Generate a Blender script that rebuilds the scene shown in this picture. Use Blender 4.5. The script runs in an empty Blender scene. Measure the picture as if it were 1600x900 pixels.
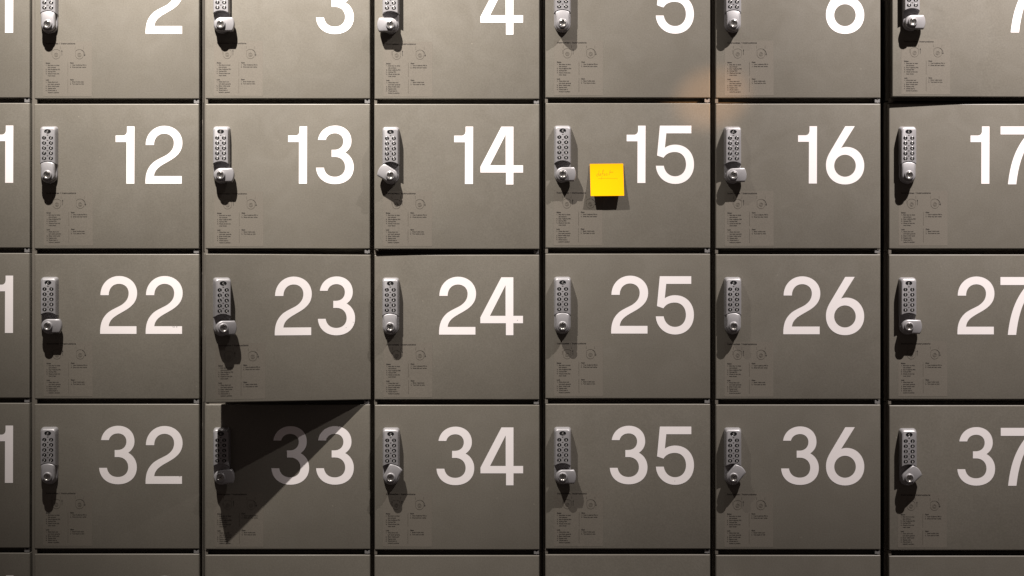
import bpy, bmesh, math, random
from mathutils import Vector, Matrix
from mathutils.geometry import tessellate_polygon

# ------------------------------------------------------------------ scene, camera, lamps
# One unit of measure "u" = 1.5 mm.  P(x, y, w): x right, y down, w out from the plane of the shut doors.
S = 0.0015
R = math.radians
ZC = 1.45                       # height of the lens above the floor
def P(x, y, w=0.0):
    return Vector(((x - 800) * S, -w * S, ZC + (450 - y) * S))

scn = bpy.context.scene
col = scn.collection
DIST = 2800
cam = bpy.data.cameras.new('camera')
cam.sensor_width = 36.0
cam.lens = 36.0 * DIST / 1600.0
cam.clip_start = 0.05
cam.clip_end = 100.0
camo = bpy.data.objects.new('camera', cam)
camo.location = P(800, 450, DIST)
camo.rotation_euler = (R(90), 0, 0)
col.objects.link(camo)
scn.camera = camo

world = bpy.data.worlds.new('World')
scn.world = world
world.use_nodes = True
bg = world.node_tree.nodes['Background']
bg.inputs['Color'].default_value = (1.0, 0.80, 0.74, 1)
bg.inputs['Strength'].default_value = 0.055

scn.view_settings.view_transform = 'Standard'
scn.view_settings.look = 'None'
scn.view_settings.exposure = 0.0
scn.view_settings.gamma = 1.0

def spot(name, pos, aim, power, color, cone, blend=1.0, radius=0.012):
    l = bpy.data.lights.new(name, 'SPOT')
    l.energy = power; l.color = color
    l.spot_size = R(cone); l.spot_blend = blend
    l.shadow_soft_size = radius
    o = bpy.data.objects.new(name, l)
    o.location = P(*pos)
    o.rotation_euler = (P(*aim) - P(*pos)).to_track_quat('-Z', 'Y').to_euler()
    col.objects.link(o)
    return o
# two ceiling spotlights wash the locker fronts; a small amber one rests on the joint under lockers 5 and 6
spot('ceiling_spotlight', (165, -1435, 800), (320, -486, 0), 1960, (1.0, 0.93, 0.87), 55.3)
spot('ceiling_spotlight', (1920, -1435, 800), (1766, -665, 0), 1600, (1.0, 0.925, 0.89), 79)
spot('amber_spotlight', (2450, -330, 1900), (1113, 153, 0), 560, (1.0, 0.54, 0.25), 2.9, 1.0, 0.01)

# ------------------------------------------------------------------ materials
def mat(name):
    m = bpy.data.materials.new(name); m.use_nodes = True
    nt = m.node_tree
    return m, nt, nt.nodes['Principled BSDF']

def painted(name, color, rough, grain=0.07, bump=0.05, spec=0.35, big=0.06, metallic=0.0, scale=420.0):
    """flat colour broken by fine grain and broad unevenness, with a fine bump"""
    m, nt, b = mat(name)
    N, L = nt.nodes.new, nt.links.new
    geo = N('ShaderNodeNewGeometry')
    n1 = N('ShaderNodeTexNoise'); n1.inputs['Scale'].default_value = scale; n1.inputs['Detail'].default_value = 3
    n2 = N('ShaderNodeTexNoise'); n2.inputs['Scale'].default_value = 5.5; n2.inputs['Detail'].default_value = 4
    L(geo.outputs['Position'], n1.inputs['Vector']); L(geo.outputs['Position'], n2.inputs['Vector'])
    def spread(node, amount):
        r = N('ShaderNodeMapRange'); r.inputs[1].default_value = 0.25; r.inputs[2].default_value = 0.75
        r.inputs[3].default_value = 1 - amount; r.inputs[4].default_value = 1 + amount
        L(node.outputs['Fac'], r.inputs[0]); return r
    a, c = spread(n1, grain), spread(n2, big)
    mul = N('ShaderNodeMath'); mul.operation = 'MULTIPLY'
    L(a.outputs[0], mul.inputs[0]); L(c.outputs[0], mul.inputs[1])
    vm = N('ShaderNodeVectorMath'); vm.operation = 'SCALE'
    vm.inputs[0].default_value = color
    L(mul.outputs[0], vm.inputs['Scale'])
    L(vm.outputs[0], b.inputs['Base Color'])
    b.inputs['Roughness'].default_value = rough
    b.inputs['Specular IOR Level'].default_value = spec
    b.inputs['Metallic'].default_value = metallic
    if bump:
        bp = N('ShaderNodeBump'); bp.inputs['Strength'].default_value = bump; bp.inputs['Distance'].default_value = 0.0006
        L(n1.outputs['Fac'], bp.inputs['Height']); L(bp.outputs[0], b.inputs['Normal'])
    return m

M_DOOR = painted('grey_door_laminate', (0.1315, 0.1203, 0.1000), 0.46, 0.115, 0.10, 0.38, 0.07, 0.0, 330.0)
# tiny pale nicks and patches of finger grease on the doors
nt = M_DOOR.node_tree; b_ = nt.nodes['Principled BSDF']
vo = nt.nodes.new('ShaderNodeTexVoronoi'); vo.inputs['Scale'].default_value = 17.0
ge = nt.nodes.new('ShaderNodeNewGeometry'); nt.links.new(ge.outputs['Position'], vo.inputs['Vector'])
mr = nt.nodes.new('ShaderNodeMapRange'); mr.inputs[1].default_value = 0.012; mr.inputs[2].default_value = 0.035
mr.inputs[3].default_value = 1.5; mr.inputs[4].default_value = 1.0
nt.links.new(vo.outputs['Distance'], mr.inputs[0])
sc_ = nt.nodes.new('ShaderNodeVectorMath'); sc_.operation = 'SCALE'
old = b_.inputs['Base Color'].links[0].from_socket
nt.links.new(old, sc_.inputs[0]); nt.links.new(mr.outputs[0], sc_.inputs['Scale']); nt.links.new(sc_.outputs[0], b_.inputs['Base Color'])
ns = nt.nodes.new('ShaderNodeTexNoise'); ns.inputs['Scale'].default_value = 14.0; ns.inputs['Detail'].default_value = 6; ns.inputs['Distortion'].default_value = 1.2
nt.links.new(ge.outputs['Position'], ns.inputs['Vector'])
mg = nt.nodes.new('ShaderNodeMapRange'); mg.inputs[1].default_value = 0.35; mg.inputs[2].default_value = 0.7
mg.inputs[3].default_value = 0.38; mg.inputs[4].default_value = 0.54
nt.links.new(ns.outputs['Fac'], mg.inputs[0]); nt.links.new(mg.outputs[0], b_.inputs['Roughness'])
M_CARC = painted('grey_carcass_board', (0.128, 0.115, 0.096), 0.6, 0.06, 0.05, 0.25)
M_FILM = painted('clear_label_film', (0.139, 0.1245, 0.1035), 0.66, 0.12, 0.04, 0.22)
M_INK = painted('black_print', (0.022, 0.019, 0.017), 0.7, 0.0, 0, 0.2)
M_WHITE = painted('white_vinyl', (0.82, 0.778, 0.775), 0.5, 0.02, 0, 0.3, 0.015)
M_SILVER = painted('satin_silver_paint', (0.285, 0.278, 0.285), 0.42, 0.08, 0.10, 0.5, 0.03, 0.35, 900.0)
M_CHROME = painted('brushed_steel', (0.40, 0.385, 0.365), 0.3, 0.05, 0.03, 0.5, 0.03, 0.95, 700.0)
M_ZINC = painted('zinc_plate', (0.21, 0.205, 0.20), 0.5, 0.08, 0.04, 0.5, 0.04, 0.3)
M_KEY = painted('black_plastic', (0.010, 0.010, 0.011), 0.25, 0.0, 0, 0.5, 0.0)
M_DIGIT = painted('pale_key_print', (0.62, 0.60, 0.58), 0.4, 0.0, 0, 0.4, 0.0)
M_GUIDE = painted('grey_key_guide', (0.07, 0.066, 0.065), 0.6, 0.0, 0, 0.2, 0.0)
M_LINE = painted('faint_print', (0.085, 0.074, 0.06), 0.6, 0.0, 0, 0.2, 0.0)
M_NOTE = painted('yellow_paper', (0.86, 0.405, 0.001), 0.85, 0.02, 0.02, 0.04, 0.03, 0.0, 600.0)
M_PEN = painted('pencil_line', (0.33, 0.20, 0.012), 0.7, 0.0, 0, 0.1, 0.0)

# ------------------------------------------------------------------ mesh helpers (all in local u, v, w)
def q(u, v, w):
    return Vector((u * S, -w * S, -v * S))

class MB:
    def __init__(self):
        self.v = []; self.f = []; self.mi = []
    def add(self, pts, faces, mi=0):
        o = len(self.v)
        self.v += [tuple(q(*p)) for p in pts]
        for f in faces:
            self.f.append(tuple(i + o for i in f)); self.mi.append(mi)
    def box(self, u0, u1, v0, v1, w0, w1, mi=0):
        p = [(u, v, w) for w in (w0, w1) for v in (v0, v1) for u in (u0, u1)]
        self.add(p, [(0, 1, 3, 2), (4, 6, 7, 5), (0, 4, 5, 1), (2, 3, 7, 6), (0, 2, 6, 4), (1, 5, 7, 3)], mi)
    def poly(self, loops, w, mi=0):
        """flat shape with holes"""
        pl = [[Vector((p[0], p[1], 0)) for p in l] for l in loops]
        tri = tessellate_polygon(pl)
        pts = [(p[0], p[1], w if not callable(w) else w(p[0], p[1])) for l in loops for p in l]
        self.add(pts, [t for t in tri], mi)
    def loft(self, rings, mi=0, cap_first=False, cap_last=True):
        n = len(rings[0][0])
        pts = []; faces = []
        for ring, w in rings:
            pts += [(p[0], p[1], w) for p in ring]
        for k in range(len(rings) - 1):
            for i in range(n):
                j = (i + 1) % n
                faces.append((k * n + i, k * n + j, (k + 1) * n + j, (k + 1) * n + i))
        if cap_last: faces.append(tuple((len(rings) - 1) * n + i for i in range(n)))
        if cap_first: faces.append(tuple(reversed(range(n))))
        self.add(pts, faces, mi)
    def ribbon(self, pts, width, w, mi=0, closed=False):
        """thin flat drawn line"""
        n = len(pts)
        L = []; Rr = []
        for i in range(n):
            a = pts[(i - 1) % n] if (closed or i > 0) else pts[i]
            b = pts[(i + 1) % n] if (closed or i < n - 1) else pts[i]
            dx, dy = b[0] - a[0], b[1] - a[1]; d = math.hypot(dx, dy) or 1
            nx, ny = -dy / d * width / 2, dx / d * width / 2
            ww = w(*pts[i]) if callable(w) else w
            L.append((pts[i][0] + nx, pts[i][1] + ny, ww)); Rr.append((pts[i][0] - nx, pts[i][1] - ny, ww))
        m = n if closed else n - 1
        self.add(L + Rr, [(i, (i + 1) % n, n + (i + 1) % n, n + i) for i in range(m)], mi)
    def mesh(self, name, mats, smooth=None):
        me = bpy.data.meshes.new(name)
        me.from_pydata(self.v, [], self.f)
        for m in mats: me.materials.append(m)
        for p, mi in zip(me.polygons, self.mi): p.material_index = mi
        bm = bmesh.new(); bm.from_mesh(me)
        bmesh.ops.remove_doubles(bm, verts=bm.verts, dist=1e-7)
        bmesh.ops.recalc_face_normals(bm, faces=bm.faces)
        bm.to_mesh(me); bm.free()
        if smooth is not None:
            for p in me.polygons: p.use_smooth = True
            me.set_sharp_from_angle(angle=R(smooth))
        return me

def flip_flat(me):
    """flat sheets: make every face look out at the room (-Y)"""
    for p in me.polygons:
        if p.normal.y > 0: p.flip()
    me.update()
    return me

def bez(path, n=12):
    """path: list of points or ('C', p1, p2, p3) tuples"""
    out = []
    for s in path:
        if s[0] == 'C':
            p0 = out[-1]; p1, p2, p3 = s[1:]
            for k in range(1, n + 1):
                t = k / n; a = 1 - t
                out.append(tuple(a**3 * p0[i] + 3 * a * a * t * p1[i] + 3 * a * t * t * p2[i] + t**3 * p3[i] for i in (0, 1)))
        else: out.append(tuple(s))
    if math.dist(out[0], out[-1]) < 1e-6: out.pop()
    return out

def arc(cx, cy, rx, ry, a0, a1, n):
    return [(cx + rx * math.cos(R(a0 + (a1 - a0) * k / n)), cy + ry * math.sin(R(a0 + (a1 - a0) * k / n))) for k in range(n + 1)]

# ---- the big digits, drawn as outlines; unit: 8.18 per u, y = 0 on the cap line
K = 8.183
def glyph(path, ox, oy, holes=()):
    f = lambda pts: [((x - ox) / K, (y - oy) / K) for x, y in pts]
    return [f(bez(path))] + [f(h) for h in holes]
C = 'C'
G = {}
G['1'] = glyph([(235, 95), (331, 95), (329, 828), (226, 828), (228, 295), (89, 295), (89, 211), (185, 211),
                (C, (215, 209), (235, 188), (235, 148))], 329, 95)
G['2'] = glyph([(474, 333), (C, (474, 190), (580, 88), (712, 88)), (C, (845, 88), (943, 182), (943, 305)),
                (C, (943, 408), (885, 472), (790, 528)), (C, (690, 588), (590, 625), (580, 730)), (935, 730), (935, 828), (470, 828),
                (C, (468, 700), (495, 622), (575, 552)), (C, (640, 505), (690, 490), (742, 459)),
                (C, (800, 420), (835, 375), (835, 305)), (C, (835, 238), (785, 188), (712, 188)),
                (C, (635, 188), (580, 245), (580, 333))], 943, 95)
G['3'] = glyph([(473, 273), (C, (488, 165), (575, 90), (692, 90)), (C, (812, 90), (900, 170), (900, 288)),
                (C, (900, 350), (872, 400), (820, 435)), (C, (888, 470), (930, 540), (930, 622)),
                (C, (930, 755), (830, 838), (690, 838)), (C, (555, 838), (456, 760), (448, 628)), (548, 628),
                (C, (560, 702), (610, 745), (688, 745)), (C, (765, 745), (820, 695), (820, 620)),
                (C, (820, 542), (765, 490), (688, 490)), (647, 490), (647, 400), (680, 400),
                (C, (752, 400), (797, 355), (797, 290)), (C, (797, 230), (752, 188), (690, 188)),
                (C, (630, 188), (586, 220), (573, 273))], 930, 100)
G['4'] = glyph([(683, 105), (837, 105), (837, 598), (960, 598), (960, 692), (837, 692), (837, 845), (742, 845), (742, 692),
                (415, 692), (415, 618)], 960, 105, [[(737, 208), (538, 598), (737, 598)]])
G['5'] = glyph([(508, 90), (910, 90), (910, 188), (590, 188), (572, 372), (C, (610, 345), (655, 333), (705, 333)),
                (C, (845, 333), (944, 435), (944, 585)), (C, (944, 732), (845, 835), (705, 835)),
                (C, (570, 835), (465, 740), (457, 603)), (558, 603), (C, (570, 682), (625, 738), (703, 738)),
                (C, (785, 738), (842, 675), (842, 585)), (C, (842, 490), (785, 427), (700, 427)),
                (C, (635, 427), (585, 450), (555, 500)), (472, 472)], 944, 90)
G['6'] = glyph([(666, 90), (787, 90), (613, 368), (C, (640, 358), (660, 355), (682, 355)),
                (C, (812, 355), (908, 460), (908, 595)), (C, (908, 735), (805, 835), (662, 835)),
                (C, (520, 835), (419, 735), (419, 592)), (C, (419, 520), (440, 470), (485, 395))], 908, 90,
               [arc(662, 596, 138, 141, 0, 360, 40)[:-1]])
G['7'] = glyph([(628, 70), (1100, 70), (1100, 165), (C, (970, 290), (868, 440), (828, 810)), (722, 810),
                (C, (748, 560), (812, 345), (968, 172)), (628, 172)], 1100, 70)
WID = {'1': 29.4, '2': 57.8, '3': 58.9, '4': 66.6, '5': 59.5, '6': 59.8, '7': 57.7}
GAP = {'11': 15.0, '12': 17.2, '13': 14.3, '14': 11.6, '15': 16.4, '16': 14.2, '17': 17.6, '21': 13.5, '22': 13.4, '23': 9.6, '24': 6.7,
       '25': 12.0, '26': 8.8, '27': 9.4, '31': 14.0, '32': 13.7, '33': 10.9, '34': 9.8, '35': 13.1, '36': 11.2, '37': 8.9,
       '41': 10.0, '42': 10.0, '43': 8.0, '44': 8.0, '45': 10.0, '46': 9.0, '47': 9.0}
CHIPS = {'22': [(-13.5, 78.6, .8), (-9.2, 78.5, .7), (-16, 78.4, .4)], '24': [(-8.6, 67, .55)], '23': [(-14.3, 78.4, .45), (-3, 70, .5)],
         '32': [(-4.2, 78.2, .6)], '16': [(-20, 40, .3)], '35': [(-30, 85, .4)]}
_num = {}
def number_mesh(s):
    if s in _num: return _num[s]
    b = MB(); x = 0.0
    for k in range(len(s) - 1, -1, -1):
        if k < len(s) - 1: x -= WID[s[k + 1]] + GAP[s[k:k + 2]]
        b.poly([[(p[0] + x, p[1]) for p in l] for l in G[s[k]]], 0.22)
    for u, v, r in CHIPS.get(s, ()):          # nicks worn through the vinyl
        b.poly([[(u + r * math.cos(a) * (1 + .4 * math.sin(3 * a)), v + r * math.sin(a)) for a in [R(40 * k) for k in range(9)]]], 0.34, 1)
    _num[s] = flip_flat(b.mesh('number', [M_WHITE, M_DOOR]))
    return _num[s]

# ---- small type
def type_outline(s, size, bold=0.0):
    cu = bpy.data.curves.new('type', 'FONT'); cu.body = s; cu.size = size; cu.offset = bold; cu.resolution_u = 3
    ob = bpy.data.objects.new('type', cu); col.objects.link(ob)
    dg = bpy.context.evaluated_depsgraph_get()
    me = ob.evaluated_get(dg).to_mesh()
    v = [(p.co.x, p.co.y) for p in me.vertices]; f = [tuple(p.vertices) for p in me.polygons]
    ob.evaluated_get(dg).to_mesh_clear()
    bpy.data.objects.remove(ob); bpy.data.curves.remove(cu)
    return v, f
def write(b, s, u, v, size, w, mi, bold=0.0, width=None, center=False):
    vs, fs = type_outline(s, size, bold)
    if not vs: return
    sx = 1.0; x1 = max(p[0] for p in vs); x0 = min(p[0] for p in vs)
    if width: sx = width / x1
    off = -(x0 + x1) / 2 if center else 0
    b.add([(u + (x + off) * sx, v - y, w) for x, y in vs], fs, mi)

# ------------------------------------------------------------------ locker parts (origin: top left corner of the shut door)
DW, DH, DT = 257.4, 226.6, 15.0

def rrect(u0, u1, v0, v1, r, n=5):
    return (arc(u1 - r, v0 + r, r, r, -90, 0, n) + arc(u1 - r, v1 - r, r, r, 0, 90, n)
            + arc(u0 + r, v1 - r, r, r, 90, 180, n) + arc(u0 + r, v0 + r, r, r, 180, 270, n))
def door_mesh():
    b = MB(); e = 1.5
    rings = [(rrect(0.3, DW - 0.3, 0.3, DH - 0.3, 0.8), -DT), (rrect(0, DW, 0, DH, 0.8), -DT + 0.6), (rrect(0, DW, 0, DH, 0.8), -e)]
    for k in range(1, 5):
        a = R(90 * k / 4); i = e * (1 - math.cos(a))
        rings.append((rrect(i, DW - i, i, DH - i, 0.8), -e + e * math.sin(a)))
    b.loft(rings, 0, True, True)
    return b.mesh('door', [M_DOOR], 50)
DOOR = door_mesh()

PU, PV = 266.0, 234.8
def carcass_mesh():
    b = MB(); t = 9.0
    u0, u1 = -4.0, DW + 3.8; v0, v1 = -3.9, DH + 3.9
    w1, w0 = -DT - 1.6, -260
    b.box(u0, u0 + t, v0, v1, w0, w1); b.box(u1 - t, u1, v0, v1, w0, w1)
    b.box(u0 + t, u1 - t, v0, v0 + t, w0, w1 - .3); b.box(u0 + t, u1 - t, v1 - t, v1, w0, w1 - .3)
    b.box(u0 + t, u1 - t, v0 + t, v1 - t, w0, w0 + 4)
    return b.mesh('carcass', [M_CARC])
CARC = carcass_mesh()
def edge_stub_mesh():
    b = MB(); b.box(-0.4, 3.8, DH + 0.9, DH + 7.6, -DT - 1.5, -1.2)  # stands in for the side panel's edge, added near the front to catch light
    return b.mesh('panel_edge_stub', [M_CARC])
EDGE_STUB = edge_stub_mesh()
def hinge_mesh():
    b = MB(); u0, u1 = DW - 8.4, DW - 0.6; v0, v1 = DH + 1.1, DH + 6.6; m = (u0 + u1) / 2
    ring = [(u0, v0), (u0 + 1.6, v0), (m, v0 + 2.4), (u1 - 1.6, v0), (u1, v0), (u1, v1), (m + 1, v1), (m, v1 + .9), (m - 1, v1), (u0, v1)]  # V notch in the top edge is a shadow cut into the outline
    b.loft([(ring, -DT - 1.5), (ring, -1.4)], 0, True, True)
    return b.mesh('hinge_bracket', [M_ZINC])
HINGE = hinge_mesh()

def label_mesh():
    b = MB()
    b.poly([rrect(13.5, 90, 136.3, 222.2, 1.2, 3)], 0.10, 0)
    w = 0.26
    write(b, 'Instructies / Instructions', 18, 140.9, 3.5, w, 1, 0.055, 46)
    y0 = 174.6
    def block(u, v, head, lines, ind=3.2, wid=None):
        write(b, head, u, v - 3.3, 2.55, w, 1, 0.08)
        k = 0
        for n, t in lines:
            if n: write(b, n + '.', u, v + 3.27 * k, 2.45, w, 1, 0.045)
            write(b, t, u + ind, v + 3.27 * k, 2.45, w, 1, 0.045); k += 1
    block(18, y0, 'Sluiten', [('1', 'Sluit deur en draai'), ('', 'slot omhoog'), ('2', 'Kies 4-cijferige PIN'), ('3', 'Herhaal PIN'),
                              ('4', 'Check of slot niet'), ('', 'meer draait')])
    block(56, y0 - 0.4, 'Open', [('1', 'Voer 4-cijferige PIN in'), ('2', 'Draai slot naar rechts')], 3.4)
    block(18, y0 + 26.2, 'Lock', [('1', 'Close door and'), ('', 'turn latch upwards'), ('2', 'Enter 4-digit code'), ('3', 'Repeat code'),
                                  ('4', 'Check latch is'), ('', 'locked in position')])
    block(56, y0 + 25.8, 'Open', [('1', 'Enter 4-digit code'), ('2', 'Turn latch to right')], 3.4)
    b.box(52.3, 52.75, 169.2, 190.5, 0.12, w, 2); b.box(52.3, 52.75, 195.2, 217.0, 0.12, w, 2)
    lw = 0.42
    # latch diagrams: pushed up, and turned to the right
    def lever(cx, cy, ang):
        pts = arc(0, 0, 6.2, 6.2, -8, 188, 16) + [(-6.2, -5.5)] + arc(0, 0, 8.6, 8.6, 224, 316, 8) + [(6.2, -5.5)]
        c, s = math.cos(R(ang)), math.sin(R(ang))
        return [(cx + x * c - y * s, cy + x * s + y * c) for x, y in pts]
    for cx, ang in ((34.2, 0), (70.6, 0)):
        cy = 157.6
        b.ribbon(lever(cx, cy, ang), lw, w, 2, True)
        b.ribbon(arc(cx, cy, 2.9, 2.9, 0, 348, 20), lw, w, 2, True)
        b.ribbon(arc(cx, cy, 1.5, 1.5, 0, 340, 12), lw, w, 2, True)
        b.ribbon([(cx - 6.6, 144.2), (cx - 6.6, 148.4)], lw, w, 2); b.ribbon([(cx + 6.6, 144.2), (cx + 6.6, 148.4)], lw, w, 2)
    b.ribbon([(26.6, 151.0), (26.6, 157)], lw, w, 2)
    b.ribbon([(43.2, 151.5), (43.2, 158.5)], 0.5, w, 1)
    b.poly([[(43.2, 149.9), (44.2, 152.2), (42.2, 152.2)]], w, 1)
    a = arc(70.6, 157.6, 8.2, 8.2, -68, 2, 12)
    b.ribbon(a, 0.55, w, 1)
    b.poly([[(77.5, 157.2), (80.0, 157.4), (78.6, 159.4)]], w, 1)
    return flip_flat(b.mesh('instruction_label', [M_FILM, M_INK, M_LINE]))
LABEL = label_mesh()

# ---- the keypad lock (origin: top middle of its back plate)
PIV = 76.6
def lock_body_mesh():
    b = MB()
    def outline(hw, top, r, cut, arcR):
        pts = arc(hw - r, top + r, r, r, -90, 0, 5)
        if cut:      # lower edge arches over the lever
            vb = PIV - math.sqrt(max(arcR * arcR - hw * hw, 1))
            pts += [(hw, 12 + (vb - 12) * k / 4) for k in range(5)]
            n = 12
            pts += [(hw - 2 * hw * k / n, PIV - math.sqrt(arcR * arcR - (hw - 2 * hw * k / n) ** 2)) for k in range(1, n)]
            pts += [(-hw, vb + (12 - vb) * k / 4) for k in range(5)]
        pts += arc(-hw + r, top + r, r, r, 180, 270, 5)
        return pts
    aR = 21.4
    rings = [(outline(13.3, 0, 4.6, True, aR), 0), (outline(13.0, 0.5, 4.8, True, aR), 6), (outline(12.4, 1.5, 4.9, True, aR), 10.5),
             (outline(11.9, 2.5, 4.6, True, aR), 12.5), (outline(11.45, 3.6, 4.2, True, aR + .05), 13.7), (outline(10.9, 4.7, 3.6, True, aR + .25), 14.3)]
    b.loft(rings, 0, True, True)
    def base(hw, in_):
        return [(hw, 50), (hw, 56), (hw, 64), (hw, 70)] + arc(0, PIV, hw, hw, 0, 180, 20) + [(-hw, 70), (-hw, 64), (-hw, 56), (-hw, 50)]
    b.loft([(base(12.9, 0), 0), (base(12.75, 0), 4.2), (base(12.2, 0), 5.6), (base(11.3, 0), 6.3)], 0, True, True)
    return b.mesh('lock', [M_SILVER], 42)
LOCK = lock_body_mesh()

def knob_mesh():
    """lever pointing up, turning about its own origin"""
    b = MB()
    def out(r, top):
        a1 = math.degrees(math.acos(min(1, r / top)))
        n = 10
        tip = [(r - 2 * r * k / n, -math.sqrt(top * top - (r - 2 * r * k / n) ** 2)) for k in range(0, n + 1)]
        return tip + [(-r, -10), (-r, -5)] + arc(0, 0, r, r, 180, 0, 20) + [(r, -5), (r, -10)]
    rings = [(out(9.6, 19.4), 6.25), (out(11.0, 20.8), 7.2), (out(11.0, 20.9), 11.8), (out(10.7, 20.6), 13.4), (out(10.0, 20.0), 14.5), (out(8.9, 19.2), 14.95)]
    b.loft(rings, 0, True, True)
    b.loft([(arc(0, 0, r, r, 0, 360, 32)[:-1], w) for r, w in ((7.6, 14.6), (7.2, 17.0), (6.8, 18.1), (6.2, 18.5), (5.5, 18.5), (5.3, 17.8))], 0, False, False)
    return b.mesh('knob', [M_SILVER], 42)
KNOB = knob_mesh()
def cylinder_mesh():
    b = MB()
    b.loft([(arc(0, 0, r, r, 0, 360, 28)[:-1], w) for r, w in ((5.25, 17.2), (5.2, 18.0), (4.6, 18.3), (4.3, 17.9), (3.9, 17.7))], 0, False, True)
    b.poly([arc(0, 0, 2.7, 0.62, 0, 360, 16)[:-1]], 17.78, 1)
    b.poly([arc(0.2, -2.2, 0.8, 0.8, 0, 360, 10)[:-1]], 17.78, 1)
    return b.mesh('key_cylinder', [M_CHROME, M_KEY], 35)
KEYCYL = cylinder_mesh()
def button_mesh(ch, rx, ry):
    b = MB()
    b.loft([(arc(0, 0, rx * k, ry * k, 0, 360, 24)[:-1], w) for k, w in ((1.0, 13.9), (1.0, 14.42), (0.88, 14.6), (0.82, 14.45), (0.5, 14.62))], 0, False, True)
    if ch == 'C':
        write(b, 'C', 0, 1.25, 3.6, 14.75, 1, 0.02, None, True)
    else:
        write(b, ch, 0, 1.42, 3.9, 14.75, 1, 0.03, None, True)
    return b.mesh('button', [M_KEY, M_DIGIT], 40)
BTN = {c: button_mesh(c, 3.35, 2.75) for c in '1234567890'}
BTN['C'] = button_mesh('C', 5.3, 3.4)
def guide_mesh():
    b = MB()
    for v in (14.0, 22.2, 30.2, 38.2, 46.2):
        b.poly([[(-1.6, v), (1.6, v), (1.1, v + .9), (0, v + 1.7), (-1.1, v + .9)]], 14.45, 0)
    return flip_flat(b.mesh('key_guide', [M_GUIDE]))
GUIDE = guide_mesh()

# ------------------------------------------------------------------ build one locker, then copy it for all the others
def link(name, me, parent, loc=None):
    o = bpy.data.objects.new(name, me); col.objects.link(o)
    o.parent = parent
    if loc is not None: o.location = loc
    return o
BASE = q(DW / 2, DH, 0)                 # the Empty sits at the middle of the door's foot
def build_locker():
    e = bpy.data.objects.new('locker', None); col.objects.link(e); e.empty_display_size = 0.05
    link('carcass', CARC, e, -BASE)
    link('panel_edge_stub', EDGE_STUB, e, -BASE)
    link('hinge_bracket', HINGE, e, -BASE)
    d = link('door', DOOR, e, -BASE)
    link('number', number_mesh('2'), d, q(231.5, 35.3, 0))
    link('instruction_label', LABEL, d, q(0, 0, 0))
    lk = link('lock', LOCK, e, -BASE + q(26, 36, 0))
    kn = link('knob', KNOB, lk, q(0, PIV, 0))
    link('key_cylinder', KEYCYL, lk, q(0, PIV, 0))
    link('button', BTN['C'], lk, q(0, 8.9, 0))
    for i, ch in enumerate('1234567890'):
        link('button', BTN[ch], lk, q(-5.3 if i % 2 == 0 else 5.3, 18.9 + 7.97 * (i // 2), 0))
    link('key_guide', GUIDE, lk, q(0, 0, 0))
    return e
def kids(o): return [c for c in o.children]
def copy_tree(o, parent=None):
    c = o.copy(); col.objects.link(c)
    if parent: c.parent = parent
    for ch in kids(o): copy_tree(ch, c)
    return c

# columns: number of the top locker, left edge of the door, top of the second row, pitch of the rows, lock offset
COLS = [(1, -211.0, 161.0, 234.4, 26.0), (2, 53.6, 162.3, 234.4, 24.6), (3, 320.8, 162.5, 234.8, 26.4), (4, 585.3, 163.2, 234.8, 25.8),
        (5, 852.2, 161.3, 235.0, 26.4), (6, 1118.2, 162.0, 235.2, 26.0), (7, 1389.0, 162.4, 235.4, 28.0)]
KNOBS = {2: 0, 3: 90, 4: -90, 5: 0, 6: 0, 7: 90, 12: 0, 13: 90, 14: -58, 15: 90, 16: 88, 17: 0, 22: 90, 23: 90, 24: 0, 25: 0, 26: 0, 27: 92,
         32: 0, 33: 84, 34: 27, 35: 90, 36: 38, 37: 46}
AJAR = {23: 18.3, 7: 1.5, 14: 0.85, 33: 0.25}
WORDS = {2: 'up', 3: 'right'}
rnd = random.Random(4)
proto = build_locker()
first = True
lockers = {}
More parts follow.
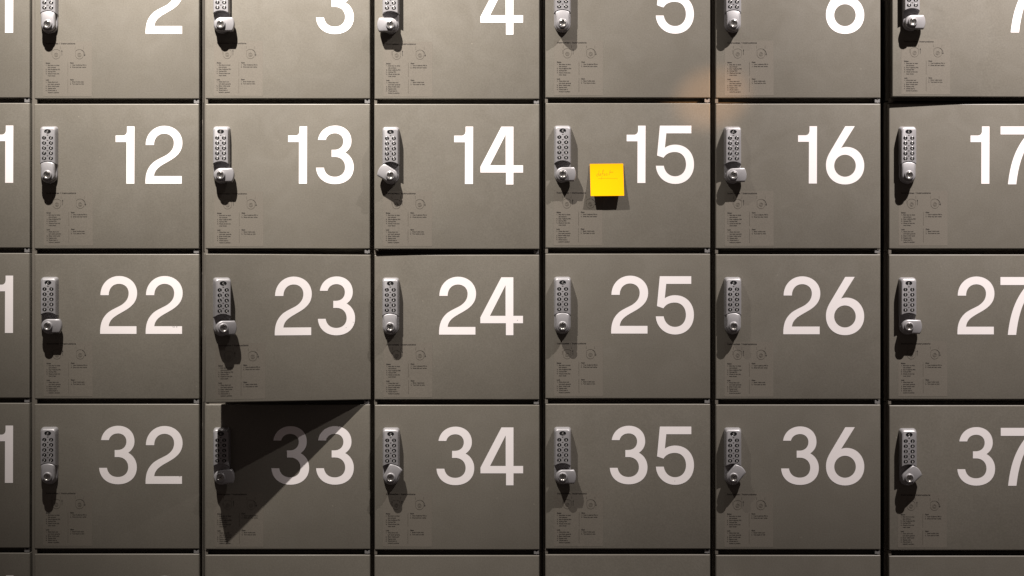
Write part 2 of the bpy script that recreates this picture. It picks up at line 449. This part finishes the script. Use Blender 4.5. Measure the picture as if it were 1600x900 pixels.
for (n0, left, top2, pitch, lkoff) in COLS:
    for row in range(5):
        n = n0 + 10 * row
        e = proto if first else copy_tree(proto)
        lockers[n] = e
        x = left + rnd.uniform(-.25, .25); y = top2 + pitch * (row - 1) + rnd.uniform(-.25, .25)
        if n == 7: x += 3.0; y -= 1.2
        if n == 23: x -= 1.2; y += 0.8
        proud = rnd.uniform(-0.7, 0.7)
        if n in (7, 14): proud = 2.2
        e.location = P(x, y, 0) + BASE
        first = False
        th = R(AJAR.get(n, rnd.uniform(-0.05, 0.12)))
        hinge = q(DW, 0, -DT * 0.5)
        rot = Matrix.Translation(-BASE) @ Matrix.Translation(q(0, 0, proud)) @ Matrix.Translation(hinge) @ Matrix.Rotation(th, 4, 'Z') @ Matrix.Translation(-hinge)
        sh = rnd.uniform(-.8, .8)
        for c in kids(e):
            nm = c.name.split('.')[0]
            if nm == 'door':
                c.matrix_local = rot
                for g in kids(c):
                    gn = g.name.split('.')[0]
                    if gn == 'number':
                        g.data = number_mesh(str(n))
                        g.location = q(231.6 + (0.4 if n0 > 2 else 0), 35.2, 0)
                    elif gn == 'instruction_label':
                        g.location = q(sh, rnd.uniform(-.6, .6), 0)
                        g.rotation_euler = (0, R(rnd.uniform(-.25, .25)), 0)
            elif nm == 'lock':
                c.matrix_local = rot @ Matrix.Translation(q(lkoff + rnd.uniform(-.2, .2) - (2.2 if n == 23 else 0), 35.6 + rnd.uniform(-.4, .4), 0))
                for g in kids(c):
                    gn = g.name.split('.')[0]
                    if gn == 'knob':
                        a = KNOBS.get(n, rnd.choice((0, 90)))
                        g.rotation_euler = (0, R(a), 0)
                    elif gn == 'key_cylinder':
                        g.rotation_euler = (0, R(rnd.uniform(-50, 60)), 0)
        # description
        a = KNOBS.get(n)
        e['category'] = 'locker'
        e['group'] = 'grey numbered lockers standing in rows'
        if a is None and n0 == 1 and row < 4:
            lab = {1: 'partly seen grey locker left of locker 2, white 1 cut by the top edge',
                   11: 'partly seen grey locker with white 1 beside locker 12',
                   21: 'partly seen grey locker with white 1 beside locker 22',
                   31: 'partly seen grey locker with white 1 beside locker 32'}[n]
        elif a is None:
            lab = ('locker whose top strip shows left of the one under locker 32' if n0 == 1
                   else 'grey locker showing only its top strip directly under locker %d' % (n - 10))
        else:
            turn = ('upright' if a == 0 else 'turned right' if a > 60 else 'turned up to the right' if a > 0 else 'turned left' if a < -80 else 'turned up to the left')
            lab = 'grey locker numbered %d in white, silver keypad lock with knob %s' % (n, turn)
            if n == 23: lab = 'grey locker numbered 23 in white, its door hanging open above locker 33'
            if n == 33: lab = 'grey locker numbered 33 in white, half shaded by the open door above'
            if n == 15: lab = 'grey locker numbered 15 in white with a yellow note stuck on'
        e['label'] = lab

# ------------------------------------------------------------------ the yellow sticky note on locker 15
def sticky_note():
    W, H = 52.0, 50.6
    def lift(u, v):
        t = v / H
        return 0.5 + 1.1 * t + 6.9 * t ** 1.55 + 0.25 * math.sin(math.pi * u / W) * t
    n, m = 12, 16
    b = MB()
    pts = []; th = 0.22
    for j in range(m + 1):
        for i in range(n + 1):
            u, v = W * i / n, H * j / m
            pts.append((u + 0.5 * v / H, v, lift(u, v)))
    N = len(pts)
    pts += [(u, v, w - th) for u, v, w in pts]
    F = []
    for j in range(m):
        for i in range(n):
            a = j * (n + 1) + i
            F.append((a, a + 1, a + n + 2, a + n + 1)); F.append((N + a, N + a + n + 1, N + a + n + 2, N + a + 1))
    edge = [i for i in range(n + 1)] + [j * (n + 1) + n for j in range(1, m + 1)] + [m * (n + 1) + i for i in range(n - 1, -1, -1)] + [j * (n + 1) for j in range(m - 1, 0, -1)]
    for k in range(len(edge)):
        a, c = edge[k], edge[(k + 1) % len(edge)]
        F.append((a, N + a, N + c, c))
    b.add(pts, F)
    o = bpy.data.objects.new('sticky_note', b.mesh('sticky_note', [M_NOTE], 40)); col.objects.link(o)
    o.location = P(921.6, 256.2, 0.9); o.rotation_euler = (0, R(-0.6), 0)
    o['label'] = 'yellow square paper note with faint handwriting stuck beside the lock of 15'
    o['category'] = 'sticky note'
    # handwriting: "defect", underlined
    h = MB(); fw = lambda u, v: lift(u, v) + 0.16
    def stroke(pts, wd=0.3):
        fine = []
        for k in range(len(pts) - 1):
            for s in range(4): fine.append(tuple(pts[k][i] + (pts[k + 1][i] - pts[k][i]) * s / 4 for i in (0, 1)))
        fine.append(pts[-1]); h.ribbon(fine, wd, fw)
    stroke([(13.6, 16.2), (11.6, 15.6), (10.2, 17.2), (10.6, 19.2), (12.2, 19.2), (13.4, 16.8), (14.2, 10.6)])
    stroke([(14.2, 10.6), (13.8, 15.4), (14.4, 18.8), (15.4, 18.2)])
    stroke([(15.4, 17.6), (17.2, 15.8), (16.6, 14.8), (15.5, 16.6), (16.0, 18.4), (17.4, 17.6)])
    stroke([(17.6, 24.2), (19.0, 16.6), (20.4, 9.6), (21.0, 9.0), (20.6, 12.4)])
    stroke([(18.4, 15.4), (21.2, 14.8)])
    stroke([(21.4, 17.6), (23.0, 16.2), (22.4, 15.4), (21.4, 17.0), (22.2, 18.4), (24.2, 17.2)])
    stroke([(27.0, 15.2), (25.4, 15.4), (24.8, 17.2), (26.4, 18.2), (28.6, 16.6)])
    stroke([(31.8, 10.2), (30.6, 14.4), (30.0, 17.4)], 0.5)
    stroke([(31.0, 13.4), (34.0, 13.2), (36.4, 13.3)], 0.45)
    stroke([(12.4, 23.2), (20, 23.0), (30, 22.9), (43.0, 23.5)], 0.22)
    ho = bpy.data.objects.new('handwriting', flip_flat(h.mesh('handwriting', [M_PEN]))); col.objects.link(ho)
    ho.parent = o
sticky_note()
